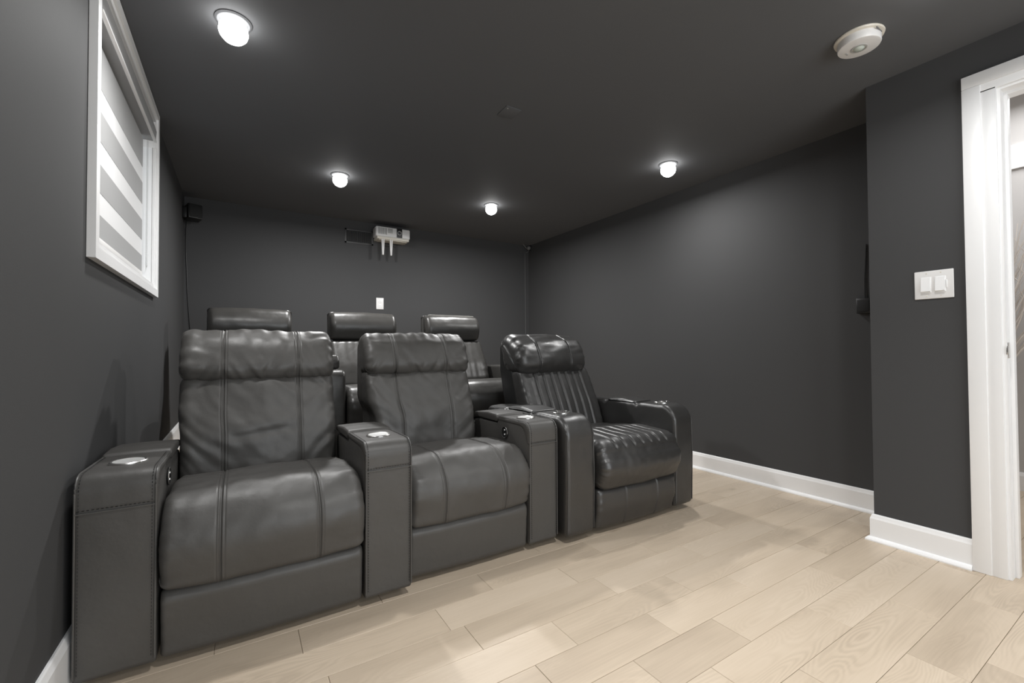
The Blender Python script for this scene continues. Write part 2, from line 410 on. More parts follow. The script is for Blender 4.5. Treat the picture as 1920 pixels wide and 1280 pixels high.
# ------------------------------------------------------------------ window 1
win = struct(boxes('window_1', [(XL - T, XL - .001, WY0 - .001, WY0 + .012, WZ0, WZ1), (XL - T, XL - .001, WY1 - .012, WY1 + .001, WZ0, WZ1),
    (XL - T, XL - .001, WY0, WY1, WZ0 - .001, WZ0 + .012), (XL - T, XL - .001, WY0, WY1, WZ1 - .012, WZ1 + .001)], M['trim']))
CW, CT = .058, .022
def casing_piece(par, name, a, b, c, d, m=None):
    # a,b outer corners, c,d inner corners (y,z); stepped picture frame casing standing proud of the wall
    xo, xi = XL + CT, XL + CT * .55
    am = [(a[0] + (d[0] - a[0]) * .62, a[1] + (d[1] - a[1]) * .62), (b[0] + (c[0] - b[0]) * .62, b[1] + (c[1] - b[1]) * .62)]
    V = [(XL, *a), (XL, *b), (xo, *a), (xo, *b), (xo, *am[0]), (xo, *am[1]), (xi, *am[0]), (xi, *am[1]), (xi, *d), (xi, *c), (XL, *d), (XL, *c)]
    Fc = [(0, 1, 3, 2), (2, 3, 5, 4), (4, 5, 7, 6), (6, 7, 9, 8), (8, 9, 11, 10), (10, 11, 1, 0), (0, 2, 4, 6, 8, 10), (1, 11, 9, 7, 5, 3)]
    bm = bmesh.new(); vs = [bm.verts.new(v) for v in V]
    for f in Fc: bm.faces.new([vs[i] for i in f])
    return bm_obj(name, bm, M['trim'], par)
oy0, oy1, oz0, oz1 = WY0 - CW, WY1 + CW, WZ0 - CW, H - .003
casing_piece(win, 'casing', (oy0, oz1), (oy0, oz0), (WY0 + .004, WZ0 + .004), (WY0 + .004, WZ1 - .004))
casing_piece(win, 'casing', (oy1, oz0), (oy1, oz1), (WY1 - .004, WZ1 - .004), (WY1 - .004, WZ0 + .004))
casing_piece(win, 'casing', (oy0, oz0), (oy1, oz0), (WY1 - .004, WZ0 + .004), (WY0 + .004, WZ0 + .004))
casing_piece(win, 'casing', (oy1, oz1), (oy0, oz1), (WY0 + .004, WZ1 - .004), (WY1 - .004, WZ1 - .004))
bm = bmesh.new(); sx0, sx1 = XL - .105, XL - .075
for b in ((sx0, sx1, WY0 + .012, WY0 + .05, WZ0 + .012, WZ1 - .012), (sx0, sx1, WY1 - .05, WY1 - .012, WZ0 + .012, WZ1 - .012),
          (sx0, sx1, WY0 + .05, WY1 - .05, WZ0 + .012, WZ0 + .05), (sx0, sx1, WY0 + .05, WY1 - .05, WZ1 - .05, WZ1 - .012)): add_box(bm, *b, bev=.003)
bm_obj('sash_frame', bm, M['plastic'], win, True)
box('pane', XL - .093, XL - .089, WY0 + .05, WY1 - .05, WZ0 + .05, WZ1 - .05, M['glass'], win)

# zebra roller blind hanging in the reveal
bl = thing('zebra_blind', 'zebra roller blind with grey and sheer white bands inside the white window frame', 'blind', (XL - .03, 2.44, 1.36))
def bx(name, x0, x1, y0, y1, z0, z1, m, par, off, bev=0, seg=2):
    return box(name, x0 - off[0], x1 - off[0], y0 - off[1], y1 - off[1], z0 - off[2], z1 - off[2], m, par, bev, seg)
BO = (XL - .03, 2.44, 1.36); by0, by1 = WY0 + .016, 2.935; bxp = XL - .030
for z0, z1 in ((1.358, 1.444), (1.525, 1.629), (1.712, 1.824), (1.905, 2.06)):
    bx('grey_band', bxp - .002, bxp + .001, by0, by1, z0, z1, M['blind_grey'], bl, BO)
for z0, z1 in ((1.444, 1.525), (1.629, 1.712), (1.824, 1.905)):
    bx('sheer_band', bxp - .0015, bxp, by0, by1, z0, z1, M['blind_sheer'], bl, BO)
bx('rear_sheer_layer', bxp - .014, bxp - .012, by0, by1, 1.36, 2.1, M['blind_sheer'], bl, BO)
bx('bottom_rail', bxp - .016, bxp + .004, by0, by1, 1.338, 1.360, M['plastic'], bl, BO, .004)
# cassette: curved valance with white lip
pts = [(-.045, 2.172), (-.012, 2.172), (.010, 2.160), (.018, 2.130), (.014, 2.085), (.002, 2.078), (-.045, 2.078)]
V = []; n_ = len(pts)
for y in (by0 - .002, WY1 - .014):
    for a, z in pts: V.append((XL + a - BO[0], y - BO[1], z - BO[2]))
bm = bmesh.new(); vs = [bm.verts.new(v) for v in V]
for i in range(n_): bm.faces.new([vs[i], vs[(i + 1) % n_], vs[n_ + (i + 1) % n_], vs[n_ + i]])
bm.faces.new(vs[:n_][::-1]); bm.faces.new(vs[n_:]); bm_obj('cassette', bm, M['blind_grey'], bl)
bx('cassette_lip', XL + .006, XL + .019, by0 - .002, WY1 - .014, 2.070, 2.079, M['plastic'], bl, BO, .002)
bx('end_bracket', XL - .045, XL + .016, WY1 - .0135, WY1 - .012, 2.04, 2.172, M['plastic'], bl, BO)
tube('roller', [(XL - .028 - BO[0], by0 - BO[1], 2.10 - BO[2]), (XL - .028 - BO[0], by1 + .01 - BO[1], 2.10 - BO[2])], .018, M['blind_grey'], bl, 14)
def chain():
    bm = bmesh.new(); y0, y1, xc = 2.955, 2.985, XL - .015; P = []
    for z in np.arange(1.405, 2.07, .006): P.append((y0, z))
    for a in np.linspace(math.pi, 2 * math.pi, 12): P.insert(0, ((y0 + y1) / 2 + (y1 - y0) / 2 * math.cos(a), 1.405 + .015 * math.sin(a)))
    for z in np.arange(1.405, 2.07, .006): P.append((y1, z))
    for y, z in P: bmesh.ops.create_icosphere(bm, subdivisions=1, radius=.0019, matrix=Matrix.Translation((xc - BO[0], y - BO[1], z - BO[2])))
    return tag(bm_obj('bead_chain', bm, M['bead'], bl, True), kind='stuff')
chain()

# ------------------------------------------------------------------ door 1 (opening with casing, hall beyond)
dj = struct(boxes('door_1', [(X2 - .001, X2 + .131, DY1 - .016, DY1 + .001, 0, DZ), (X2 - .001, X2 + .131, DY0 - .001, DY0 + .016, 0, DZ), (X2 - .0009, X2 + .1309, DY0 - .001, DY1 + .001, DZ - .016, DZ + .001)], M['trim']))
def door_casing(name, y_out, y_in, z0, z1, horiz=False):
    bm = bmesh.new(); s = 1 if y_out > y_in else -1
    if horiz:
        add_box(bm, X2 - .018, X2, DY0 - .095, DY1 + .095, DZ + .028, DZ + .082, .003)
        add_box(bm, X2 - .012, X2, DY0 - .045, DY1 + .045, DZ - .006, DZ + .032, .0)
    else:
        a, b = sorted((y_out, y_in + s * .038)); add_box(bm, X2 - .018, X2, a, b, z0, z1, .003)
        a, b = sorted((y_in + s * .04, y_in - s * .006)); add_box(bm, X2 - .012, X2, a, b, z0, DZ, .002)
    return bm_obj(name, bm, M['trim'], dj, True)
door_casing('casing', DY1 + .095, DY1, 0, DZ + .028)
door_casing('casing', DY0 - .095, DY0, 0, DZ + .028)
door_casing('casing', 0, 0, 0, 0, True)
bm = bmesh.new()
add_box(bm, X2 + .045, X2 + .085, DY1 - .028, DY1 - .0155, 0, DZ - .016, .002); add_box(bm, X2 + .045, X2 + .085, DY0 + .0155, DY0 + .028, 0, DZ - .016, .002)
add_box(bm, X2 + .0455, X2 + .0845, DY0 + .014, DY1 - .014, DZ - .028, DZ - .0145, 0)
bm_obj('door_stop', bm, M['trim'], dj, True)
bm = bmesh.new(); add_box(bm, X2 + .010, X2 + .040, DY1 - .0185, DY1 - .0155, .90, .965, .001); add_box(bm, X2 - .006, X2 + .012, DY1 - .020, DY1 - .0155, .915, .95, .001)
bm_obj('strike_plate', bm, M['steel'], dj, True)
bm = bmesh.new(); add_box(bm, X2 + .13, X2 + .148, DY1 - .004, DY1 + .06, 0, DZ + .06, .003); add_box(bm, X2 + .13, X2 + .148, DY0 - .06, DY0 + .004, 0, DZ + .06, .003)
bm_obj('hall_casing', bm, M['trim'], dj, True)
# hall
HX = 4.38
boxes('wall_hall', [(HX, HX + .1, -1.0, 1.5, 0, 2.62), (XR + T + .001, HX, 1.4, 1.5, 0, 2.62), (XR + T + .001, XR + T + .02, YP - .1, 1.4, 0, 2.62), (X2 + .14, XR + T, YP - .115, YP - .101, 0, 2.62), (X2 + .14, XR + T + .02, YP - .11, YP - .101, H + .1, 2.62), (X2 + .13, HX, -1.0, -.9, 0, 2.62)], M['hallwall'])
boxes('ceiling_hall', [(X2 + .13, HX + .1, -1.0, 1.5, 2.62, 2.7)], M['hallceil'])
boxes('trim_hall', [(HX - .02, HX, -.9, 1.4, 2.13, 2.29)], M['trim'])
boxes('wall_hallside', [(X2 + .13, X2 + .14, -1.0, YP - .1, H + .1, 2.62), (X2 + .1302, X2 + .137, DY1, YP - .1, 0, H), (X2 + .1302, X2 + .137, -.9, DY0, 0, H), (X2 + .1302, X2 + .137, DY0, DY1, DZ, H)], M['hallwall'])
baseboard('baseboard_hall', (HX, 1.4), (HX, -.9), (-1, 0), shoe=False, h=.12)

# switch plate
sw = thing('light_switch', 'white double rocker light switch plate on the wall beside the doorway', 'switch', (X2, .673, 1.166))
bm = bmesh.new(); add_box(bm, -.006, 0, -.066, .066, 0, .127, .003, 3); bm_obj('wall_plate', bm, M['plastic'], sw, True)
for yc, dim in ((.026, False), (-.022, True)):
    box('switch_frame', -.008, -.004, yc - .0185, yc + .0185, .028, .099, M['trim'], sw, .001)
    r = mesh_obj('rocker', [(-.0085, yc - .0155, .032), (-.0085, yc + .0155, .032), (-.0165, yc + .0155, .034), (-.0165, yc - .0155, .034), (-.0090, yc + .0155, .095), (-.0090, yc - .0155, .095), (-.0075, yc - .0155, .095), (-.0075, yc + .0155, .095)],
             [(0, 1, 2, 3), (3, 2, 4, 5), (5, 4, 7, 6), (0, 6, 7, 1), (0, 3, 5, 6), (1, 7, 4, 2)], M['trim'], sw)
    if dim: box('dimmer_slider', -.0105, -.004, yc - .0235, yc - .0195, .045, .080, M['trim'], sw, .001)
for yc in (.024, -.024):
    for z in (.012, .115): lathe('screw', [(0, 0), (.0028, 0), (.0028, .0008), (0, .0012)], M['cream'], sw, 12, Matrix.Translation((-.0058, yc, z)) @ Matrix.Rotation(-math.pi / 2, 4, 'Y'))

# outlet plate on the back wall
ot = thing('wall_outlet', 'small white outlet plate on the back wall below the projector', 'outlet', (1.222, YB, 1.369))
bm = bmesh.new(); add_box(bm, -.038, .038, -.006, 0, 0, .118, .003, 3); bm_obj('wall_plate', bm, M['plastic'], ot, True)
for z in (.036, .082):
    bm = bmesh.new(); add_box(bm, -.016, .016, -.008, -.004, z - .014, z + .014, .003); bm_obj('socket', bm, M['trim'], ot, True)
bm = bmesh.new()
for z in (.036, .082):
    for x in (-.006, .006): add_box(bm, x - .001, x + .001, -.0084, -.0078, z - .002, z + .007)
tag(bm_obj('socket_slots', bm, M['black'], ot), kind='stuff')

# vent grille on the back wall
vg = thing('vent_grille', 'dark painted vent grille with upright slats high on the back wall left of the projector', 'vent', (1.015, YB, 2.02))
bm = bmesh.new()
add_box(bm, -.14, .14, -.006, 0, .0, .018, .002); add_box(bm, -.14, .14, -.006, 0, .128, .146, .002)
add_box(bm, -.14, -.122, -.006, 0, 0, .146, .002); add_box(bm, .122, .14, -.006, 0, 0, .146, .002)
bm_obj('frame', bm, M['grille'], vg, True)
box('backing', -.125, .125, -.001, 0, .01, .135, M['under'], vg)
s0 = box('slat', -.0018, .0018, -.007, -.001, .017, .129, M['grille'], vg); s0.location = (-.114, 0, 0)
for i in range(1, 20):
    c = s0.copy(); COL.objects.link(c); c.parent = vg; c.location = (-.114 + i * .012, 0, 0)

# projector and its wall shelf
py = 4.30
pj = thing('projector', 'white projector with dark lens panel on a wall shelf under the ceiling', 'projector', (1.320, 4.485, 2.094))
bm = bmesh.new(); add_box(bm, -.176, .176, -.065, .065, 0, .100, .012, 3)
for v in bm.verts:
    if v.co.z > .05: v.co.z += .010 * (1 - (v.co.x / .173) ** 2)
bm_obj('housing', bm, M['plastic'], pj, True)
for i in range(7): box('vent_slot', -.150 + i * .013, -.146 + i * .013, -.0665, -.064, .022, .088, M['black'], pj)
box('sensor_window', -.055, -.006, -.0665, -.064, .04, .088, M['bead'], pj, .0005)
lp = box('lens_panel', .035, .092, -.0675, -.064, .006, .098, M['black'], pj, .0005)
lx = Matrix.Translation((.062, -.067, .052)) @ Matrix.Rotation(math.pi / 2, 4, 'X')
lathe('lens_ring', [(.013, 0), (.022, 0), (.022, .010), (.018, .013), (.013, .004), (.013, 0)], M['bead'], pj, 28, lx)
lathe('lens_glass', [(0, .006), (.008, .005), (.013, .002), (.013, 0)], M['darkglass'], pj, 24, lx)
ps = thing('projector_shelf', 'cream wall shelf with two hanging white prongs under the projector', 'shelf', (1.320, YB, 2.061))
bm = bmesh.new(); add_box(bm, -.163, .163, -.150, 0, .008, .033, .004); add_box(bm, -.14, .14, -.135, -.01, .002, .013, .002); bm_obj('tray', bm, M['cream'], ps, True)
box('wall_plate', -.06, .06, -.012, 0, -.03, .03, M['wall'], ps, .002)
for x in (-.103, -.020):
    for dx in (-.007, .007):
        bm = bmesh.new(); add_box(bm, x + dx - .0055, x + dx + .0055, -.142, -.128, -.152, .01, .002)
        for v in bm.verts:
            f = min(1, max(0, -v.co.z / .146)); v.co.x = x + (v.co.x - x) * (1.25 - .62 * f)
        bm_obj('prong', bm, M['plastic'], ps, True)

# speakers, wires
sp1 = thing('wall_speaker', 'small black satellite speaker in the upper left back corner', 'speaker', (-.335, 4.44, 2.03))
bm = bmesh.new(); add_box(bm, -.05, .05, -.05, .05, 0, .12, .006, 2, Matrix.Rotation(.38, 4, 'Z') @ Matrix.Rotation(-.10, 4, 'X')); bm_obj('cabinet', bm, M['black'], sp1, True)
bm = bmesh.new(); add_box(bm, -.044, .044, -.056, -.049, .006, .114, .003, 2, Matrix.Rotation(.38, 4, 'Z') @ Matrix.Rotation(-.10, 4, 'X')); bm_obj('speaker_grille', bm, M['speaker'], sp1, True)
bm = bmesh.new(); add_box(bm, -.073, -.03, -.02, .06, .01, .10, .004); add_box(bm, -.03, .03, .03, .123, .03, .07, .004); bm_obj('mounting_bracket', bm, M['black'], sp1, True)
wy = YB - .004
tag(tube('speaker_wire', [(-.385, 4.50, 2.06), (-.392, 4.53, 2.02), (-.398, wy, 1.96), (-.395, wy, 1.8), (-.389, wy, 1.65), (-.383, wy, 1.45), (-.374, wy, 1.3), (-.362, wy, 1.13), (-.355, wy, .8), (-.36, wy, .42)], .0028, M['black'], None, 6),
    'thin black wire hanging down the back wall from the left speaker', 'wire')
sb = thing('speaker_bracket', 'small empty speaker bracket in the upper right back corner', 'bracket', (3.04, 4.54, 2.20))
tube('rod', [(-.085, -.02, .068), (-.045, -.01, .035), (-.01, 0, .012)], .0055, M['wire_grey'], sb)
lathe('ball_mount', [(0, -.024), (.016, -.02), (.024, -.008), (.024, .008), (.016, .02), (0, .024)], M['wire_grey'], sb, 20, Matrix.Translation((.012, -.022, .012)) @ Matrix.Rotation(1.2, 4, 'Y'))
box('wall_plate', .030, .039, -.045, .015, -.02, .045, M['black'], sb, .002)
tag(tube('bracket_wire', [(3.06, 4.52, 2.19), (3.05, 4.53, 2.165), (3.03, 4.545, 2.155), (3.022, wy, 2.17), (3.022, wy, 2.14), (3.024, wy, 1.7), (3.026, wy, 1.2), (3.026, wy, .8), (3.024, wy, .42)], .0022, M['wire_grey'], None, 6),
    'thin grey wire running straight down the right back corner', 'wire')
dv = thing('wall_box', 'small black box on the right wall just behind the projecting corner', 'box', (XR, 1.075, 1.144))
bm = bmesh.new(); add_box(bm, -.032, 0, -.035, .035, 0, .088, .004); bm_obj('case', bm, M['black'], dv, True)
tube('cable', [(-.006, 0, .085), (-.005, 0, .2), (-.004, -.01, .4)], .003, M['black'], dv, 6)
box('face_plate', -.035, -.031, -.029, .029, .010, .078, M['speaker'], dv, .001)

# ceiling fittings
def pot_light(x, y, label, k=1, sprd=180):
    t = thing('ceiling_light', label, 'light', (x, y, H), group='round downlights in the ceiling')
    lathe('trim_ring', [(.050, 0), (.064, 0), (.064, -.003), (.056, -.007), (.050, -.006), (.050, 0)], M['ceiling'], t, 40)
    lathe('lens', [(0, -.088), (.018, -.085), (.034, -.076), (.046, -.062), (.0515, -.045), (.049, -.026), (.042, -.010), (.038, -.001), (0, -.001)], M['lamp'], t, 32)  # globe shape imitates the round lens glare of a recessed lamp
    l = bpy.data.lights.new('lamp_light', 'AREA'); l.shape = 'DISK'; l.size = .10; l.energy = POT_W * k; l.spread = math.radians(sprd); l.color = (1, .995, .985)
    o = bpy.data.objects.new('lamp_light', l); link(o, t); o.location = (0, 0, -.094)
    return t
POTL = ['lit round downlight nearest the window, largest in view', 'lit round downlight near the back wall, above and left of the projector',
        'lit round downlight near the back wall, right of the projector', 'lit round downlight close to the right wall',
        'lit round downlight just above the top edge of view near the smoke alarm', 'lit round downlight overhead near the camera',
        'unseen downlight added behind the camera on the window side', 'unseen downlight added behind the camera on the door side']
for (x, y), lb, k, sd in zip(POT, POTL, POT_K, POT_S): pot_light(x, y, lb, k, sd)
sm = thing('smoke_alarm', 'round off-white smoke alarm on the ceiling near the doorway', 'smoke alarm', (2.205, .775, H))
lathe('base_plate', [(0, 0), (.084, 0), (.086, -.004), (.084, -.009), (.076, -.011), (0, -.011)], M['cream'], sm, 56)
lathe('housing', [(.073, -.009), (.074, -.018), (.074, -.038), (.072, -.042), (.066, -.044), (0, -.045)], M['plastic'], sm, 56)
lathe('sensor_ring', [(.028, -.0448), (.028, -.0475), (.023, -.0475), (.023, -.0448)], M['bead'], sm, 32)
lathe('sensor_lens', [(.020, -.0448), (.017, -.050), (.010, -.054), (0, -.0555)], M['lens'], sm, 24)
bm = bmesh.new(); add_box(bm, -.01, .01, .042, .048, -.0465, -.0445, .0008); bm_obj('status_light', bm, M['bead'], sm)
box('side_slot', -.04, .01, -.0755, -.0725, -.018, -.014, M['wire_grey'], sm)
cc = thing('ceiling_cover', 'small square ceiling cover plate painted the same charcoal', 'cover plate', (1.247, 2.03, H))
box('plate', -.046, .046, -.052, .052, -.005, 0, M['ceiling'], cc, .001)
for x in (-.03,): lathe('screw', [(0, -.0065), (.004, -.0062), (.004, -.005)], M['bead'], cc, 12, Matrix.Translation((x, -.035, 0)))

# pale willow branches in the hall
vz = thing('branch_vase', 'pale dry willow branches in a white vase against the hall wall', 'plant', (4.20, .86, 0))
lathe('vase', [(0, .0), (.075, .0), (.095, .05), (.10, .18), (.07, .34), (.045, .42), (.055, .46), (.048, .46), (.038, .42), (0, .40)], M['vase'], vz, 32)
rb = random.Random(11)
for i in range(22):
    a = rb.uniform(-1.9, -1.2); lean = rb.uniform(.16, .62); hh = rb.uniform(1.1, 1.72); P = []; q = Vector((0, 0, .40))
    side = Vector((-abs(math.cos(a)) * .3 if i % 3 else .15, math.sin(a), 0))
    wob = rb.uniform(0, 6)
    for s in range(11):
        f = s / 10; P.append(Vector((side.x * lean * f ** 1.3 + .018 * math.sin(wob + f * 9), side.y * lean * f ** 1.3 + .025 * math.cos(wob * 2 + f * 8), .38 + (hh - .38 + .3) * f)))
    bm = bmesh.new(); add_tube(bm, P, [.0072 * (1 - .7 * s / 10) for s in range(11)], 6)
    for k in range(rb.randint(2, 4)):
        s = rb.randint(3, 8); p = P[s]; d = Vector((rb.uniform(-.4, .2), rb.uniform(-1, 1), rb.uniform(.8, 1.6))).normalized() * rb.uniform(.10, .25)
        add_tube(bm, [p, p + d * .5 + Vector((0, .012, 0)), p + d], [.003, .002, .001], 5)
    bm_obj('branch', bm, M['branch'], vz, True)

# ------------------------------------------------------------------ recliners
def stitches(par, paths, m, length=.0055, gap=.0045, r=.0010):
    """paths: lists of 3-D points; little threads standing on the leather"""
    bm = bmesh.new()
    for P in paths:
        P = np.array(P, float); L = np.r_[0, np.cumsum(np.linalg.norm(np.diff(P, axis=0), axis=1))]
        s = 0
        while s + length < L[-1]:
            a = [np.interp(s, L, P[:, i]) for i in range(3)]; b = [np.interp(s + length, L, P[:, i]) for i in range(3)]
            add_tube(bm, [a, b], r, 4); s += length + gap
    return tag(bm_obj('stitching', bm, m, par), kind='stuff')

def open_path(loop_pts, step=.01): return round_poly(loop_pts, step, closed=False)

def arm_a(par, x0, x1, lid=True, cup=True, button=None, z_off=0, mlea=None, stitch=False, back=.57):
    """square arm with rounded front shoulder, seamed cap, storage lid and cup holder"""
    m = mlea or M['leather']; w = x1 - x0; xc = (x0 + x1) / 2
    loop = round_poly([(0, .03, .008), (-.003, .50, 0), (0, .597, .082), (.285, .590, .004), (.30, .562, .006), (back, .555, .04), (back, .03, .01)], .010)
    arm = loft('armrest', loop, w - .004, .009, m, par, xc, disp=lambda X, S, Y, Z, NY, NZ: .0012 * vnoise(X * 18, S * 9, 3) - .003 * np.exp(-(Y + .0) / .03) * np.clip((.42 - Z) / .3, 0, 1) * np.cos(X / w * math.pi) , dx=.02)
    cap = [(-.003, .499, .003), (-.003, .601, .085), (.283, .5945, .006), (.292, .584, .003), (.283, .574, .003), (.04, .574, .06), (.012, .50, .01)]
    loft('arm_cap', round_poly(cap, .008), w, .008, m, arm, xc, disp=lambda X, S, Y, Z, NY, NZ: .0010 * vnoise(X * 22, S * 11, 5) + .0015 * np.cos(X / w * math.pi) * (NZ > .3), dx=.012)
    if lid:
        lp = [(.300, .566, .008), (.288, .588, .008), (.302, .604, .014), (.40, .606, .05), (.555, .592, .012), (.565, .566, .01)]
        loft('storage_lid', round_poly(lp, .008), w + .004, .010, m, arm, xc, disp=lambda X, S, Y, Z, NY, NZ: .002 * np.cos(X / w * math.pi) * (NZ > .3), dx=.012)
    path = [(-.004, .05, 0), (-.006, .50, 0), (-.005, .602, .085), (.284, .5955, 0)]
    pp = open_path(path, .012)
    for s in (-1, 1):
        tube('piping', [(xc + s * (w / 2 - .005), y, z) for y, z in pp], .0026, M['piping'], arm, 6)
    tube('piping', [(xc - w / 2 + .006, -.0065, .4985), (xc, -.0075, .4985), (xc + w / 2 - .006, -.0065, .4985)], .0022, M['piping'], arm, 6)
    if stitch:
        sp = open_path([(-.0062, .06, 0), (-.0078, .50, 0), (-.0068, .604, .086), (.28, .598, 0)], .01)
        stitches(arm, [[(xc + s * (w / 2 - .013), y, z) for y, z in sp] for s in (-1, 1)] + [[(xc - w / 2 + .01, -.0072, .507), (xc + w / 2 - .01, -.0072, .507)]], M['thread'])
    if cup:
        c = Matrix.Translation((xc, .150, .6000))
        lathe('cup_holder', [(.030, .0008), (.036, .001), (.040, .0045), (.0445, .0050), (.0475, .003), (.048, -.004), (.04, -.004), (.036, .0006)], M['steel'], arm, 44, c)
        lathe('cup_well', [(0, .0030), (.036, .0034), (.041, .0042)], M['cup'], arm, 36, c)
    if button:
        s = button; xb = x1 if s > 0 else x0
        mm = Matrix.Translation((xb - s * .002, .215, .525)) @ Matrix.Rotation(s * math.pi / 2, 4, 'Y')
        lathe('control_button', [(.024, 0), (.029, .001), (.030, .004), (.027, .0065), (.023, .004), (.0, .004)], M['black'], arm, 32, mm)
        lathe('button_ring', [(.0285, .0035), (.0300, .0045), (.0285, .0068), (.0265, .006)], M['steel'], arm, 32, mm)
        for k in (-1, 1): lathe('button_key', [(0, .0075), (.005, .007), (.006, .004)], M['steel'], arm, 16, mm @ Matrix.Translation((k * .011, 0, 0)))
    return arm

def chair_a(root, xc, W, seed, crease_mid=False, bx=None, bw=None, y0=0):
    h = W / 2; s1 = .143
    # seat cushion
    loop = round_poly([(-.020, .232, .022), (-.052, .39, .12), (.05, .497, .15), (.30, .492, .3), (.58, .445, .04), (.58, .262, .02)], .0095)
    def dseat(X, S, Y, Z, NY, NZ):
        side = np.clip(h - np.abs(X), 0, 1)
        d = .010 * np.cos(np.clip(X / h, -1, 1) * math.pi / 2) - .004
        d = d + .0035 * np.cos((X - s1) / s1 * math.pi) * 0
        d = d + .0045 * vnoise(X * 6, S * 6, seed) + .0018 * vnoise(X * 19 + S * 6, S * 14, seed + 1)
        d = d + .007 * np.exp(-side / .028) * vnoise(S * 36, X * 6, seed + 2)
        d = d - .0035 * np.exp(-side / .09) * np.maximum(0, vnoise(S * 12 + np.abs(X) * 16, X * 3, seed + 4))
        m = (NY < .5) & (Z > .235)
        d = d + np.where(m, seam(X, -s1) + seam(X, s1), 0)
        return d
    loft('seat_cushion', loop, W, .030, M['leather'], root, xc, dseat, dx=.011, dense=(-s1, s1))
    # footrest panel
    loop = round_poly([(.010, .030, .014), (-.004, .205, .02), (.012, .231, .016), (.10, .228, .01), (.10, .03, .01)], .010)
    def dfoot(X, S, Y, Z, NY, NZ):
        side = np.clip(h - np.abs(X), 0, 1)
        return .0055 * np.cos(np.clip(X / h, -1, 1) * math.pi / 2) * (NY < 0) + .0016 * vnoise(X * 8, S * 8, seed + 9) + .003 * np.exp(-side / .03) * vnoise(S * 30, X * 5, seed + 7)
    loft('footrest', loop, W - .004, .016, M['leather'], root, xc, dfoot, dx=.014)
    # backrest
    bx = xc if bx is None else bx; bw = bw or W; hb = bw / 2
    loop = round_poly([(.462, .40, .04), (.475, .60, .35), (.572, .842, .045), (.72, .842, .03), (.64, .40, .03)], .009)
    def dlow(X, S, Y, Z, NY, NZ):
        side = np.clip(hb - np.abs(X), 0, 1); fr = np.clip(-NY, 0, 1)
        d = fr * .014 * np.cos(np.clip(X / hb, -1, 1) * math.pi / 2) ** .8
        d = d + .007 * fr * vnoise(X * 6, Z * 7, seed + 11) + .003 * fr * vnoise(X * 17 + Z * 9, Z * 15, seed + 12)
        ph = Z * 24 - np.abs(X) * 22 + 1.2 * vnoise(X * 5, Z * 5, seed + 17)
        d = d + fr * .0085 * np.exp(-side / .09) * vnoise(ph, X * 2.2, seed + 13)
        d = d + .006 * np.exp(-side / .022) * vnoise(S * 34, X * 2, seed + 14)
        d = d - fr * .011 * np.exp(-np.clip(.835 - Z, 0, 1) / .045) * np.maximum(0, vnoise(X * 26 + (Z - .83) * 30 * np.sign(X), Z * 4, seed + 15))
        if crease_mid:
            zc = .60 + .010 * np.sin(X * 14)
            d = d - fr * .007 * np.exp(-((Z - zc) / .014) ** 2) * np.exp(-(X / .12) ** 4) + fr * .005 * np.exp(-((Z - zc - .035) / .03) ** 2) * np.exp(-(X / .13) ** 4)
        return d + np.where(fr > .3, seam(X, -s1, .005) + seam(X, s1, .005), 0)
    def wlow(X, Y, Z):
        f = np.clip((.70 - Z) / .11, 0, 1); f = f * f * (3 - 2 * f); lim = (h + .001 + (bx - xc))
        return np.where(X < 0, X * (1 - f * max(0, 1 - lim / hb)), X), Y, Z
    bk = loft('backrest', loop, bw, .038, M['leather'], root, bx, dlow, dx=.010, dense=(-s1, s1), warp=wlow)
    loop = round_poly([(.556, .818, .035), (.540, .875, .06), (.585, .985, .12), (.655, 1.040, .075), (.785, 1.030, .05), (.745, .818, .03)], .008)
    def dhead(X, S, Y, Z, NY, NZ):
        side = np.clip(hb - np.abs(X), 0, 1); fr = np.clip(-NY + .2, 0, 1); low = np.exp(-np.clip(Z - .825, 0, 1) / .055)
        d = .007 * np.cos(np.clip(X / hb, -1, 1) * math.pi / 2) ** .8 - .002
        d = d + .0045 * vnoise(X * 6, S * 7, seed + 21) + .0016 * vnoise(X * 22, S * 18, seed + 22)
        u = (np.abs(np.abs(X) - s1) + .6 * (Z - .82)) * 30
        d = d - fr * low * .020 * np.maximum(0, vnoise(u + np.sign(X) * 7, X * 2 + 5, seed + 23)) ** 1.2
        d = d + .013 * np.exp(-side / .034) * vnoise(S * 24, X * 2, seed + 24)
        d = d - .010 * np.exp(-side / .07) * np.maximum(0, vnoise(S * 20 + np.abs(X) * 8, X * 2, seed + 25))
        d = d + .007 * np.exp(-np.abs(Z - 1.03) / .03) * vnoise(X * 22, 2, seed + 26)
        return d + seam(X, -s1, .0055) + seam(X, s1, .0055)
    loft('head_pillow', loop, bw + .004, .040, M['leather'], root, bx, dhead, dx=.008, dense=(-s1, s1))
    # hidden structure: seat box, back shell
    loft('back_shell', round_poly([(.60, .10, .01), (.66, .55, .3), (.775, 1.005, .03), (.86, .985, .04), (.86, .10, .02)], .02), bw - .03, .02, M['leather'], root, bx, dx=.05, warp=wlow)
    box('seat_base', xc - h + .01, xc + h - .01, .10, .80, .02, .26, M['under'], root, .004)
    for sx in (-1, 1):
        for yy in (.14, .74): lathe('foot', [(0, 0), (.022, 0), (.022, .02), (0, .02)], M['black'], root, 16, Matrix.Translation((xc + sx * (h - .05), yy, 0)))

def arm_feet(root, x0, x1, yb=.54):
    for yy in (.11, yb): lathe('foot', [(0, 0), (.02, 0), (.02, .032), (0, .032)], M['black'], root, 16, Matrix.Translation(((x0 + x1) / 2, yy, 0)))

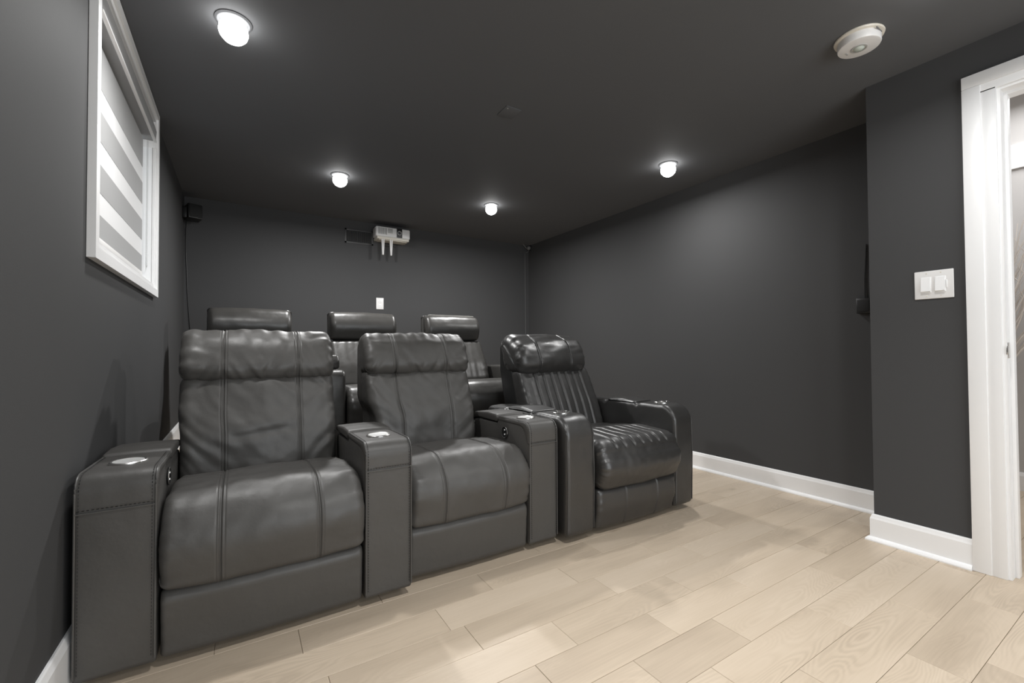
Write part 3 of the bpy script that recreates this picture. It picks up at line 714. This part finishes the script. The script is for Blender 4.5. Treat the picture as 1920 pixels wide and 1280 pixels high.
# front row, left: recliner with two arms
c1 = thing('recliner', 'matte black leather recliner nearest the window wall, front row, with both arms', 'recliner', (.093, 1.665, 0))
arm_a(c1, -.390 - .093, -.205 - .093, button=1, stitch=True); arm_a(c1, .390 - .093, .570 - .093, stitch=True)
arm_feet(c1, -.39 - .093, -.205 - .093); arm_feet(c1, .39 - .093, .57 - .093)
chair_a(c1, 0, .590, 1, crease_mid=True, bx=-.010, bw=.592)
# front row, middle: recliner with its own right arm only
c2 = thing('recliner', 'matte black leather recliner in the middle of the front row', 'recliner', (.862, 1.715, 0))
arm_a(c2, 1.150 - .862, 1.318 - .862, button=-1, stitch=True); arm_feet(c2, 1.15 - .862, 1.318 - .862)
chair_a(c2, 0, .570, 31, bx=-.030, bw=.576)

# front row, right: glossy recliner with channel tufting
c3 = thing('recliner', 'glossy black leather recliner with ribbed seat and back, right end of front row', 'recliner', (1.828, 1.665, 0))
G = M['leather_gloss']
def arm_b(par, x0, x1):
    w = x1 - x0; xc = (x0 + x1) / 2
    def dis(X, S, Y, Z, NY, NZ):
        top = np.clip(NZ, 0, 1)
        d = .006 * top * np.cos(X / w * math.pi) - .014 * top * (np.exp(-((Y - .285) / .014) ** 2) + np.exp(-((Y - .565) / .014) ** 2))
        return d + .0022 * vnoise(X * 14, S * 10, 41) + .002 * np.exp(-(w / 2 - np.abs(X)) / .015) * vnoise(S * 40, X * 5, 42)
    loop = round_poly([(.0, .03, .03), (-.006, .35, .5), (.0, .612, .095), (.28, .607, .2), (.56, .600, .2), (.80, .590, .04), (.80, .03, .02)], .009)
    arm = loft('armrest', loop, w, .024, G, par, xc, dis, dx=.012)
    lp = [(.296, .596, .006), (.300, .612, .012), (.42, .6225, .05), (.545, .612, .012), (.552, .592, .006)]
    loft('storage_lid', round_poly(lp, .008), w - .012, .016, G, arm, xc, disp=lambda X, S, Y, Z, NY, NZ: .003 * np.cos(X / w * math.pi) * (NZ > .3), dx=.012)
    c = Matrix.Translation((xc, .155, .6145))
    lathe('cup_holder', [(.030, .0015), (.036, .0025), (.040, .0065), (.0445, .0070), (.0475, .004), (.048, -.006), (.04, -.006), (.036, .001)], M['steel'], arm, 44, c)
    bm = bmesh.new()
    for a in range(20):
        an = a * math.pi / 10; R = Matrix.Translation((xc, .155, .6160)) @ Matrix.Rotation(an, 4, 'Z'); add_box(bm, .033, .039, -.002, .002, 0, .0045, 0, 1, R)
    tag(bm_obj('cup_ribs', bm, M['black'], arm), kind='stuff')
    lathe('cup_well', [(0, .002), (.034, .002), (.034, -.003)], M['steel'], arm, 36, c)
    pp = round_poly([(-.002, .06, 0), (-.008, .35, .5), (.0, .608, .088), (.27, .603, 0)], .014, closed=False)
    for s in (-1, 1): tube('piping', [(xc + s * (w / 2 - .0085), y + .006, z - .006) for y, z in pp], .0028, G, arm, 6)
    return arm
o3 = 1.828
arm_b(c3, 1.335 - o3, 1.520 - o3); arm_b(c3, 2.130 - o3, 2.297 - o3)
arm_feet(c3, 1.335 - o3, 1.52 - o3, .7); arm_feet(c3, 2.13 - o3, 2.297 - o3, .7)
gro = [-.189 + .063 * i for i in range(7)]
W3 = .606; h3 = W3 / 2
def d3seat(X, S, Y, Z, NY, NZ):
    side = np.clip(h3 - np.abs(X), 0, 1)
    d = .012 * np.cos(np.clip(X / h3, -1, 1) * math.pi / 2) - .004 + .003 * vnoise(X * 8, S * 8, 51) + .0014 * vnoise(X * 24, S * 22, 52)
    d = d + .006 * np.exp(-side / .025) * vnoise(S * 50, X * 6, 53)
    top = (NZ > .45) & (Y > -.030)
    fade = np.clip((NZ - .45) / .15, 0, 1)
    gg = sum(-.0085 * np.exp(-(np.abs(X - g) / .006) ** 1.5) for g in gro) + .003
    d = d + np.where(top, fade * gg, 0)
    d = d - .007 * np.exp(-((NZ - .50) / .05) ** 2) * (Y < .2)          # cross seam at the front edge
    return d
loop = round_poly([(-.025, .232, .045), (-.085, .345, .10), (-.015, .475, .10), (.22, .485, .3), (.60, .44, .04), (.60, .25, .02)], .0065)
loft('seat_cushion', loop, W3, .045, G, c3, 0, d3seat, dx=.010, dense=gro, dd=.004)
def d3foot(X, S, Y, Z, NY, NZ):
    side = np.clip(h3 - np.abs(X), 0, 1); f = np.clip(-NY, 0, 1)
    d = f * .010 * np.cos(np.clip(X / h3, -1, 1) * math.pi / 2) + .003 * vnoise(X * 9, S * 9, 61)
    d = d + .006 * np.exp(-side / .04) * vnoise(Z * 60 + np.abs(X) * 20, X * 4, 62)
    return d + f * (seam(X, -.112, .006, .004, False) + seam(X, .128, .006, .004, False))
loft('footrest', round_poly([(.015, .028, .03), (-.018, .13, .2), (-.010, .236, .03), (.10, .236, .01), (.10, .028, .01)], .008), .600, .03, G, c3, 0, d3foot, dx=.010, dense=(-.112, .128))
def d3back(X, S, Y, Z, NY, NZ):
    side = np.clip(h3 - np.abs(X), 0, 1); f = np.clip(-NY, 0, 1)
    d = f * .018 * np.cos(np.clip(X / h3, -1, 1) * math.pi / 2) + .0028 * f * vnoise(X * 8, Z * 9, 71) + .005 * np.exp(-side / .03) * vnoise(S * 30, X * 3, 72)
    gg = sum(-.010 * np.exp(-(np.abs(X - g) / .007) ** 1.5) for g in gro) + .004
    d = d + f * np.where(np.abs(X) < .215, gg, 0)
    return d + f * .004 * np.exp(-side / .06) * vnoise(Z * 30 + X * 20, 1, 73)
loft('backrest', round_poly([(.540, .40, .05), (.615, .60, .4), (.735, .825, .05), (.87, .80, .04), (.75, .38, .04)], .008), W3 - .01, .035, G, c3, 0, d3back, dx=.010, dense=gro, dd=.004)
def d3head(X, S, Y, Z, NY, NZ):
    side = np.clip(h3 - np.abs(X), 0, 1)
    d = .014 * np.cos(np.clip(X / h3, -1, 1) * math.pi / 2) ** .7 + .009 * vnoise(X * 4.5, S * 7, 81) + .0028 * vnoise(X * 9, S * 20, 82)
    d = d + .010 * np.exp(-side / .05) * vnoise(S * 26 + X * 3, X * 1.2, 83) - .014 * np.exp(-side / .13) * np.maximum(0, vnoise(S * 19 + X * 5, X * 1.6, 84)) * np.where(X < 0, 1, .35)
    return d + seam(X, -.130, .009, .005, False) + seam(X, .125, .008, .005, False)
loft('head_pillow', round_poly([(.715, .790, .05), (.672, .865, .08), (.735, .985, .13), (.850, 1.045, .09), (.985, 1.015, .06), (.90, .785, .05)], .008), W3 - .026, .062, G, c3, -.026, d3head, dx=.008, dense=(-.13, .125))
loft('back_shell', round_poly([(.66, .22, .01), (.74, .60, .3), (.865, .975, .03), (.965, .985, .03), (.965, .80, .1), (.80, .22, .03)], .015), W3 - .004, .012, M['black'], c3, 0, dx=.04)
box('seat_base', -.28, .28, .11, .78, .02, .26, M['under'], c3, .004)
for sx in (-.24, .24):
    for yy in (.14, .70): lathe('foot', [(0, 0), (.022, 0), (.022, .022), (0, .022)], M['black'], c3, 16, Matrix.Translation((sx, yy, 0)))

# rear row: recliners with tall separate headrests, on the platform
def rear_chair(loc, label):
    r = thing('recliner', label, 'recliner', loc, group='recliners in the rear row')
    m = M['leather_rear']; W = .535; h = W / 2
    def dsd(k, a=.003, b=.006):
        return lambda X, S, Y, Z, NY, NZ: a * vnoise(X * 7, S * 7, k) + b * np.exp(-(h - np.abs(X)) / .03) * vnoise(S * 48, X * 6, k + 1) + .010 * np.cos(np.clip(X / h, -1, 1) * math.pi / 2) * np.clip(-NY, 0, 1)
    loft('seat_cushion', round_poly([(-.01, .235, .03), (-.04, .40, .10), (.05, .490, .10), (.30, .488, .3), (.60, .45, .04), (.60, .25, .02)], .010), W, .035, m, r, 0, dsd(101), dx=.014)
    loft('footrest', round_poly([(.01, .03, .02), (-.006, .22, .02), (.10, .235, .01), (.10, .03, .01)], .012), W - .01, .02, m, r, 0, dsd(104), dx=.02)
    loft('backrest', round_poly([(.50, .42, .05), (.57, .60, .3), (.695, .792, .04), (.80, .79, .03), (.70, .42, .03)], .009), W - .01, .035, m, r, 0,
         lambda X, S, Y, Z, NY, NZ: .012 * np.clip(-NY, 0, 1) * (np.cos(np.clip(X / h, -1, 1) * math.pi / 2) + .35 * vnoise(X * 20, Z * 3, 111)) + .008 * np.exp(-(h - np.abs(X)) / .03) * vnoise(S * 50, X * 5, 112) * np.clip((.66 - Z) / .1, 0, 1), dx=.010)
    hr = loft('headrest', round_poly([(.708, .800, .035), (.668, .905, .14), (.722, 1.006, .085), (.800, 1.010, .02), (.790, .795, .02)], .008), .498, .036, m, r, 0,
         lambda X, S, Y, Z, NY, NZ: .006 * np.cos(np.clip(X / .25, -1, 1) * math.pi / 2) + .0014 * vnoise(X * 12, S * 12, 121) + .0018 * np.exp(-(.25 - np.abs(X)) / .012) * vnoise(S * 70, 1, 122), dx=.012)
    loft('headrest_shell', round_poly([(.786, .70, .01), (.796, 1.014, .006), (.845, 1.010, .03), (.835, .70, .02)], .010), .514, .030, m, hr, 0, None, dx=.02)
    loft('back_shell', round_poly([(.62, .10, .01), (.70, .55, .3), (.79, .78, .02), (.86, .76, .03), (.86, .10, .02)], .02), W - .02, .02, m, r, 0, dx=.05)
    box('seat_base', -h + .01, h - .01, .10, .80, .02, .26, M['under'], r, .004)
    return r
def rear_arm(par, x0, x1):
    m = M['leather_rear']; w = x1 - x0; xc = (x0 + x1) / 2
    a = loft('armrest', round_poly([(0, .0, .01), (-.004, .50, 0), (0, .600, .08), (.80, .575, .03), (.80, .0, .01)], .012), w, .020, m, par, xc, lambda X, S, Y, Z, NY, NZ: .0015 * vnoise(X * 14, S * 9, 131), dx=.016)
    loft('arm_pad', round_poly([(.14, .600, .012), (.132, .650, .022), (.16, .690, .022), (.44, .680, .02), (.44, .590, .01)], .008), w - .02, .020, m, a, xc - .0, lambda X, S, Y, Z, NY, NZ: .002 * vnoise(X * 40, S * 8, 132), dx=.012)
    return a
def copy_thing(root, loc, label):
    def cp(o, par):
        c = o.copy(); COL.objects.link(c); c.parent = par
        for k in list(o.children): cp(k, c)
        return c
    c = cp(root, None); c.location = loc; c['label'] = label
    return c
RYF = 2.79
r1 = rear_chair((.062, RYF, RH), 'rear-row black recliner nearest the window wall, mostly its headrest showing')
rear_arm(r1, .298, .482)
r2 = copy_thing(r1, (.822, RYF, RH), 'rear-row black recliner in the middle, seen between the two matte front recliners')
r3 = copy_thing(r1, (1.574, RYF, RH), 'rear-row black recliner on the right, pale strip on its headrest')
bm = bmesh.new(); add_box(bm, -.19, .235, .800, .835, 1.014, 1.022, .002); tag(bm_obj('headrest_strip', bm, M['pale_strip'], r3), 'pale strip along headrest top')
